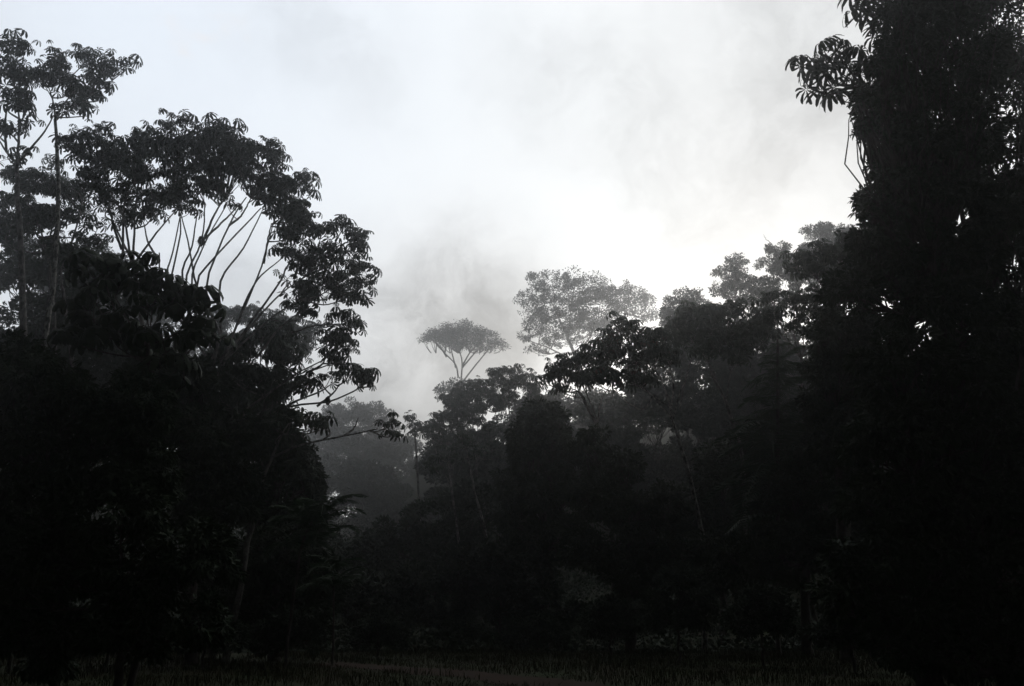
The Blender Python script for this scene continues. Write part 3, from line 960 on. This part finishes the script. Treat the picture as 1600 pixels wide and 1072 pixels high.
# mid-distance hazy trees on the right of the valley
MID = [
    ('umbrella tree at the left end of the hazy middle slope', 92, [(700, 900), (705, 760)],
     [(690, 655, 24, 12), (672, 668, 18, 10, 0, .8), (710, 640, 22, 14), (700, 680, 40, 26), (740, 650, 30, 22), (760, 690, 50, 34)]),
    ('hazy umbrella tree with a scalloped crown below the flat-topped tree', 96, [(745, 860), (745, 700)],
     [(740, 602, 22, 9), (722, 612, 18, 9), (705, 625, 18, 10), (757, 608, 26, 16), (735, 630, 40, 20), (775, 632, 30, 22)]),
    ('hazy umbrella tree reaching towards the lacy tree, gaps low in its crown', 90, [(805, 860), (800, 700)],
     [(778, 582, 20, 9), (800, 578, 18, 7), (822, 588, 24, 10), (790, 600, 34, 14), (830, 605, 24, 14), (845, 625, 26, 18, 0, .8), (795, 622, 22, 12, 0, .5)]),
]
for lab, d, tr, cl in MID:
    cecropia('cecropia_tree', lab, d, tr, cl, [], leaf=.55, lai=2.5, r0=.22, group='hazy trees on the middle slope')
SLOPE = [
    ('dim round tree in the mist at the bottom of the valley notch', 215, [(640, 900), (640, 780)], [(600, 700, 50, 26), (560, 690, 50, 26), (500, 700, 40, 30), (640, 710, 50, 26), (590, 725, 50, 30), (680, 730, 50, 30), (620, 760, 60, 36), (530, 740, 50, 30)]),
    ('dim leafy tree under the hazy umbrella trees', 100, [(740, 960), (740, 820)], [(730, 710, 60, 34), (690, 720, 50, 30), (770, 730, 50, 40), (720, 760, 70, 40)]),
    ('dim tree behind the draped dark tree, mist before it', 128, [(840, 900), (840, 760)], [(830, 640, 40, 26), (870, 640, 40, 30), (800, 680, 50, 40), (880, 690, 60, 50), (930, 640, 50, 40)]),
    ('dim tree in the misty gap under the bowed umbrella crowns', 96, [(1010, 900), (1010, 800)], [(1010, 620, 50, 30), (950, 640, 50, 30), (980, 660, 60, 40), (1040, 640, 60, 46), (1100, 640, 60, 50), (1000, 730, 70, 50), (1080, 730, 70, 50), (940, 720, 60, 50)]),
    ('misty tree standing in the upper right gap behind the umbrella crowns', 104, [(1160, 900), (1160, 760)], [(1060, 550, 40, 30), (1250, 545, 50, 34), (1300, 520, 50, 40), (1180, 530, 50, 30), (1110, 530, 50, 30), (1140, 570, 60, 50), (1200, 560, 60, 50), (1100, 580, 50, 40), (1160, 640, 70, 50), (1230, 620, 60, 60), (1030, 590, 60, 40)]),
    ('shadowed tree low on the far valley slope, left side', 150, [(540, 960), (540, 860)], [(570, 755, 50, 34), (540, 750, 60, 40), (590, 790, 60, 40), (500, 780, 50, 50), (640, 800, 60, 40)]),
    ('shadowed tree low on the valley slope, beside bare pale stems', 62, [(690, 980), (690, 900)], [(680, 820, 60, 40), (740, 800, 60, 50), (620, 850, 60, 40), (700, 860, 70, 40), (560, 860, 60, 40)]),
    ('shadowed low tree closing the end of the clearing', 49, [(620, 1000), (620, 940)], [(600, 920, 60, 36), (660, 915, 60, 40), (720, 900, 60, 50), (560, 940, 50, 36), (680, 960, 70, 30), (600, 965, 70, 26)]),
    ('shadowed low tree at the right end of the clearing edge', 49, [(780, 1000), (780, 930)], [(760, 880, 60, 50), (820, 900, 60, 50), (770, 950, 70, 40), (850, 960, 70, 36)]),
]
for lab, d, tr, cl in SLOPE:
    broadleaf('forest_tree', lab, d, tr, cl, leaf=.20 + d * .0016, lai=5, sub=.26, group='shadowed trees along the valley')

# pale stems in the valley
def stem(label, pts, d, r, cl):
    cecropia('slender_tree', label, d, pts, cl, [], leaf=.4, lai=1.5, r0=r, bark=M_MOSS, group='slender pale stems')
stem('thin pale stem rising in the dim valley, left of two', [(722, 900), (718, 850), (708, 780), (700, 720)], 60, .12, [(700, 715, 26, 14), (680, 725, 20, 10)])
stem('thin pale stem beside the draped tree in the dim valley', [(768, 890), (756, 820), (742, 770), (728, 700)], 60, .13, [(725, 690, 26, 14), (745, 705, 20, 10)])

# ---------------------------------------------------------------- umbrella trees right of centre
cecropia('cecropia_tree', 'dark umbrella tree with the outermost tufts reaching left over the draped tree', 46,
         [(960, 900), (950, 720), (928, 655), (905, 612)],
         [(868, 578, 26, 14), (858, 596, 16, 10, 0, .8), (890, 565, 26, 14), (900, 590, 30, 14), (880, 608, 20, 10, 0, .7), (922, 552, 26, 12), (930, 575, 26, 14)],
         [[(928, 655), (912, 625), (898, 598)], [(936, 668), (918, 640), (905, 612), (878, 606)], [(934, 664), (938, 630), (955, 600)], [(905, 612), (885, 612), (868, 600)], [(935, 660), (915, 612), (900, 585)]],
         leaf=.46, lai=3.4, r0=.15, group='dark umbrella trees right of centre')
cecropia('cecropia_tree', 'umbrella tree on a pale mottled leaning trunk, right of centre, some leaves brown', 44,
         [(1104, 900), (1096, 830), (1078, 750), (1062, 690), (1050, 655)],
         [(968, 505, 18, 9), (955, 520, 20, 9), (990, 515, 20, 9), (970, 535, 30, 14), (1005, 535, 28, 16), (945, 550, 24, 14), (1025, 525, 18, 10), (985, 560, 34, 14), (1025, 555, 26, 16), (1040, 530, 16, 14),
          (960, 595, 34, 16, 0, .7), (1000, 592, 30, 12, 0, .7), (930, 588, 24, 14, 0, .9), (1050, 560, 22, 16)],
         [[(1050, 655), (1040, 610), (1020, 570)], [(1052, 655), (1060, 620), (1075, 585)], [(1050, 655), (1020, 620), (990, 590)], [(1050, 640), (1000, 605), (968, 600)], [(1048, 650), (1052, 600), (1046, 570)],
          [(1000, 605), (985, 590), (975, 560)], [(1020, 618), (1005, 640), (975, 625), (962, 612)]],
         leaf=.46, lai=3.3, r0=.15, bark=M_MOSS, dry=.10, group='dark umbrella trees right of centre')
cecropia('cecropia_tree', 'broad dark umbrella tree with a level crown, next right of the mottled trunk', 50,
         [(1165, 900), (1160, 720), (1130, 620), (1110, 580)],
         [(1080, 492, 26, 12), (1060, 508, 22, 14), (1110, 498, 30, 18), (1145, 486, 30, 13), (1180, 498, 24, 16), (1085, 525, 34, 20), (1130, 525, 40, 24), (1175, 525, 32, 20), (1105, 550, 30, 12, 0, .8), (1150, 556, 36, 12, 0, .8),
          (1198, 520, 18, 18)],
         [[(1130, 620), (1112, 575), (1095, 545)], [(1135, 630), (1140, 590), (1150, 560)], [(1062, 640), (1072, 590), (1080, 560)]],
         leaf=.46, lai=4.2, r0=.16, group='dark umbrella trees right of centre')
cecropia('cecropia_tree', 'dark umbrella tree with sky gaps below it, touching the black right-hand forest', 46,
         [(1262, 900), (1258, 700), (1252, 560)],
         [(1210, 468, 22, 12), (1240, 470, 24, 14), (1275, 465, 26, 14), (1210, 492, 24, 14, 0, .9), (1250, 495, 28, 14, 0, .9), (1290, 490, 24, 20), (1240, 515, 18, 9, 0, .8)],
         [], leaf=.44, lai=2.5, r0=.15, group='dark umbrella trees right of centre')
cecropia('cecropia_tree', 'upper dark umbrella tree overlapping the highest misty tree', 38,
         [(1330, 900), (1325, 700), (1310, 480)],
         [(1258, 400, 20, 10), (1245, 415, 20, 12), (1285, 395, 26, 14), (1275, 420, 36, 16), (1315, 405, 34, 26), (1330, 370, 16, 10), (1350, 380, 24, 22), (1310, 440, 40, 22), (1350, 440, 40, 40)],
         [], leaf=.42, lai=2.7, r0=.15, group='dark umbrella trees right of centre')
# dark masses, right of centre
R_MASS = [
    ('forest_tree', 'domed vine-draped dark tree just right of the misty valley', 50, [(850, 960), (850, 820)],
     [(845, 645, 34, 22), (868, 660, 30, 24), (825, 675, 32, 30), (870, 700, 50, 40), (815, 715, 34, 34), (800, 760, 32, 40), (850, 770, 60, 50), (900, 740, 50, 50), (800, 810, 34, 40), (860, 840, 70, 50)], .24, 3.0),
    ('forest_tree', 'shaggy dark tree on the inner side of the draped dome', 43, [(985, 980), (985, 840)],
     [(980, 895, 60, 40), (1060, 890, 60, 44), (1110, 880, 50, 50), (930, 690, 34, 26, 0, .8), (965, 730, 40, 36), (930, 780, 60, 50), (990, 800, 60, 50), (940, 850, 70, 50), (1040, 790, 40, 40), (1030, 850, 50, 40)], .24, 2.4),
    ('forest_tree', 'dark leafy tree behind the mottled trunk', 52, [(1130, 980), (1130, 820)],
     [(1120, 740, 50, 50), (1170, 720, 50, 60), (1110, 820, 50, 50), (1180, 810, 60, 60), (1060, 790, 40, 50), (1220, 700, 50, 60)], .26, 2.4),
    ('forest_tree', 'tangled dark tree at the base of the black right-hand forest', 40, [(1260, 990), (1260, 840)],
     [(1240, 780, 60, 60), (1290, 720, 50, 70), (1220, 860, 70, 60), (1310, 850, 70, 60), (1160, 880, 60, 50)], .22, 2.6),
    ('forest_tree', 'dark small-leaved tree bulging left from the black forest wall', 34, [(1320, 980), (1310, 700)],
     [(1290, 530, 36, 36, 0, .9), (1285, 580, 34, 34), (1280, 630, 34, 34), (1320, 500, 50, 40), (1330, 580, 60, 60), (1310, 680, 60, 60), (1370, 540, 70, 70), (1370, 650, 80, 80), (1330, 750, 60, 60), (1290, 500, 20, 18, 0, .7)], .20, 3.0),
    ('forest_tree', 'towering black tree with a ragged leafy edge filling the right side', 24, [(1490, 1000), (1480, 760), (1470, 500)],
     [(1400, 90, 34, 44), (1440, 30, 60, 60), (1420, 150, 60, 50), (1362, 165, 28, 40), (1374, 100, 22, 30), (1352, 200, 16, 20), (1386, 222, 34, 36), (1440, 230, 70, 60), (1400, 285, 40, 34), (1362, 312, 32, 28, 0, .9), (1352, 395, 50, 40), (1330, 450, 50, 40), (1372, 265, 20, 20, 0, .8), (1440, 310, 80, 50), (1400, 350, 50, 36), (1392, 60, 22, 22, 0, .8), (1404, 20, 22, 22, 0, .8), (1345, 150, 12, 16, 0, .7), (1350, 330, 16, 14, 0, .8), (1500, 100, 80, 90, 0, .9),
      (1510, 200, 70, 70, 0, .8), (1450, 400, 90, 60), (1520, 330, 80, 70, 0, .9), (1490, -40, 110, 60), (1550, 0, 60, 44, 0, .8), (1400, 420, 60, 50), (1450, 480, 100, 60), (1510, 430, 70, 60), (1520, 510, 70, 60)], .17, 2.6),
    ('forest_tree', 'black tree at the right edge of the view, sky glinting through its upper leaves', 27, [(1590, 1000), (1580, 700)],
     [(1580, 60, 70, 70, 0, .5), (1600, 150, 70, 60, 0, .4), (1570, 240, 80, 70, 0, .7), (1600, 340, 80, 80, 0, .8), (1570, 440, 90, 80), (1620, 520, 90, 80), (1560, 560, 100, 70)], .18, 2.5),
    ('forest_tree', 'black leafy tree under the towering one', 22.4, [(1450, 1000), (1450, 800)],
     [(1410, 570, 80, 70), (1500, 600, 90, 70), (1390, 680, 80, 70), (1470, 700, 100, 70), (1570, 680, 90, 80), (1400, 790, 90, 70), (1500, 800, 90, 70), (1590, 800, 90, 80)], .19, 2.8),
    ('forest_tree', 'low black tree on the ground beneath the right-hand forest', 22, [(1440, 1010), (1440, 930)],
     [(1370, 880, 80, 60), (1460, 890, 80, 60), (1550, 900, 90, 60), (1330, 940, 70, 44), (1430, 960, 90, 40), (1550, 970, 90, 40), (1400, 1010, 80, 36), (1500, 1020, 90, 36), (1590, 1030, 60, 40)], .19, 2.6),
]
R_MASS.append(('forest_tree', 'dark tree beyond the right edge of the view, behind the black forest wall', 34, [(1760, 1000), (1750, 700)],
     [(1750, 200, 120, 90), (1740, 340, 130, 100), (1700, 470, 120, 90), (1760, 600, 140, 100), (1740, 760, 140, 100), (1700, 900, 140, 80)], .22, 2.2))
for nm, lab, d, tr, cl, lf, lai in R_MASS:
    broadleaf(nm, lab, d, tr, cl, leaf=lf, lai=lai * 2.2, sub=.24, mat=M_VINE, hang=.7, temp=LEAF, group='dark trees of the right-hand forest')
feather('feather_leaved_tree', 'cone-shaped feathery tree with drooping tiers under the right umbrella crowns', 42, [(1215, 980), (1215, 700), (1215, 530)],
        [(1215, 540, 9, .6), (1215, 562, 10, .9), (1213, 585, 11, 1.1), (1216, 610, 12, 1.35), (1212, 638, 12, 1.6), (1216, 668, 13, 1.8), (1214, 700, 13, 2.0), (1212, 735, 13, 2.1), (1214, 770, 13, 2.1), (1214, 805, 12, 2.0), (1214, 840, 12, 2.0)],
        leaf=1.5, r0=.14, up=.1)
cecropia('cecropia_tree', 'near tree showing long narrow finger leaves against the sky, upper right', 26.5,
         [(1530, 1000), (1500, 600), (1450, 330), (1400, 190)],
         [(1250, 100, 8, 6), (1268, 112, 8, 6), (1262, 132, 8, 6), (1288, 78, 8, 6), (1310, 70, 8, 6), (1300, 98, 8, 6), (1282, 145, 8, 6), (1305, 152, 8, 6), (1330, 84, 8, 6), (1336, 118, 8, 6),
          (1318, 132, 8, 6), (1345, 148, 8, 6), (1352, 100, 8, 6), (1365, 125, 10, 8), (1358, 170, 8, 6), (1356, 205, 8, 6), (1375, 145, 12, 10), (1380, 95, 12, 8), (1395, 130, 14, 10), (1370, 190, 8, 8), (1285, 110, 8, 6), (1325, 105, 8, 6)],
         [[(1400, 190), (1360, 150), (1310, 110)], [(1345, 138), (1315, 140), (1295, 150)], [(1360, 150), (1320, 100), (1312, 80)]],
         leaf=.66, lai=1.3, r0=.12, bark=M_DARKBARK, temps=NARROW, mat=M_BIG, petiole=.45, nls=(2, 4), group='narrow-fingered trees at upper right', dscale=.5)
cecropia('cecropia_tree', 'near finger-leaved tree hanging in from the top edge at right', 26,
         [(1560, 1000), (1540, 600), (1480, 200), (1440, 40)],
         [(1335, -8, 10, 6), (1345, 12, 8, 6), (1362, -2, 8, 6), (1352, 32, 8, 6), (1372, 18, 8, 6), (1378, 44, 8, 6), (1362, 58, 8, 5), (1395, 8, 10, 8), (1400, 30, 10, 8), (1420, 10, 12, 8), (1415, 45, 10, 8), (1390, -25, 40, 12), (1440, -10, 30, 14)],
         [[(1440, 40), (1410, 15), (1370, 5)], [(1415, 20), (1385, 28), (1360, 40)]],
         leaf=.66, lai=1.3, r0=.12, bark=M_DARKBARK, temps=NARROW, mat=M_BIG, petiole=.45, nls=(2, 4), group='narrow-fingered trees at upper right', dscale=.5)

# ---------------------------------------------------------------- understorey
SHRUBS = [
    ('rounded leafy shrub standing out at the edge of the clearing, right of centre', 33, 1060, 935, 75, 62),
    ('leafy shrub at the clearing edge left of the rounded one', 38, 955, 965, 60, 40),
    ('leafy shrub in front of the dark right-hand trees', 31, 1190, 955, 66, 50),
    ('low dark shrub at the right of the clearing', 28, 1330, 975, 70, 44),
    ('low dark shrub near the right edge of the clearing', 26, 1480, 985, 80, 40),
    ('low shrub at the far end of the clearing, centre', 44, 840, 985, 56, 28),
    ('low shrub beyond the end of the red path', 46, 720, 988, 56, 26),
    ('low shrub at the foot of the feathery sapling', 38, 590, 985, 56, 34),
    ('dark shrub at the clearing edge below the left flank', 33, 450, 985, 70, 40),
    ('dark shrub under the left forest, near the path', 31, 320, 985, 74, 42),
    ('dark shrub in the lower left of the clearing edge', 29, 170, 985, 80, 44),
    ('dark shrub at the lower left edge', 28, 20, 985, 80, 46),
]
for lab, d, x, y, rx, ry in SHRUBS:
    cl = [(x, y, rx * .7, ry * .8), (x - rx * .5, y + ry * .25, rx * .5, ry * .6), (x + rx * .5, y + ry * .25, rx * .5, ry * .6), (x + rx * .15, y - ry * .4, rx * .45, ry * .5)]
    broadleaf('shrub', lab, d, [(x, 1000), (x, y + 5)], cl, leaf=.15, lai=5, sub=.26, r0=.06, mat=M_BROAD, hang=.3, temp=LEAF, cat='shrub', group='shrubs along the clearing')

# ---------------------------------------------------------------- haze
hm = bpy.data.materials.new('haze')
hm.use_nodes = True
t = hm.node_tree
t.nodes.clear()
pv = N(t, 'ShaderNodeVolumePrincipled')
pv.inputs['Color'].default_value = (.97, .985, 1.0, 1)
pv.inputs['Density'].default_value = HAZE
pv.inputs['Anisotropy'].default_value = HAZE_G
ou = N(t, 'ShaderNodeOutputMaterial')
L(t, pv.outputs[0], ou.inputs['Volume'])
m = MB()
x0, x1, y0, y1, z0, z1 = -450, 450, -70, 470, -3, 118
m.add([(x0, y0, z0), (x1, y0, z0), (x1, y1, z0), (x0, y1, z0), (x0, y0, z1), (x1, y0, z1), (x1, y1, z1), (x0, y1, z1)], None,
      [(0, 3, 2, 1), (4, 5, 6, 7), (0, 1, 5, 4), (1, 2, 6, 5), (2, 3, 7, 6), (3, 0, 4, 7)])
o = m.build('haze', hm)
o['kind'] = 'stuff'
o['label'] = 'pale morning mist filling the forest valley'
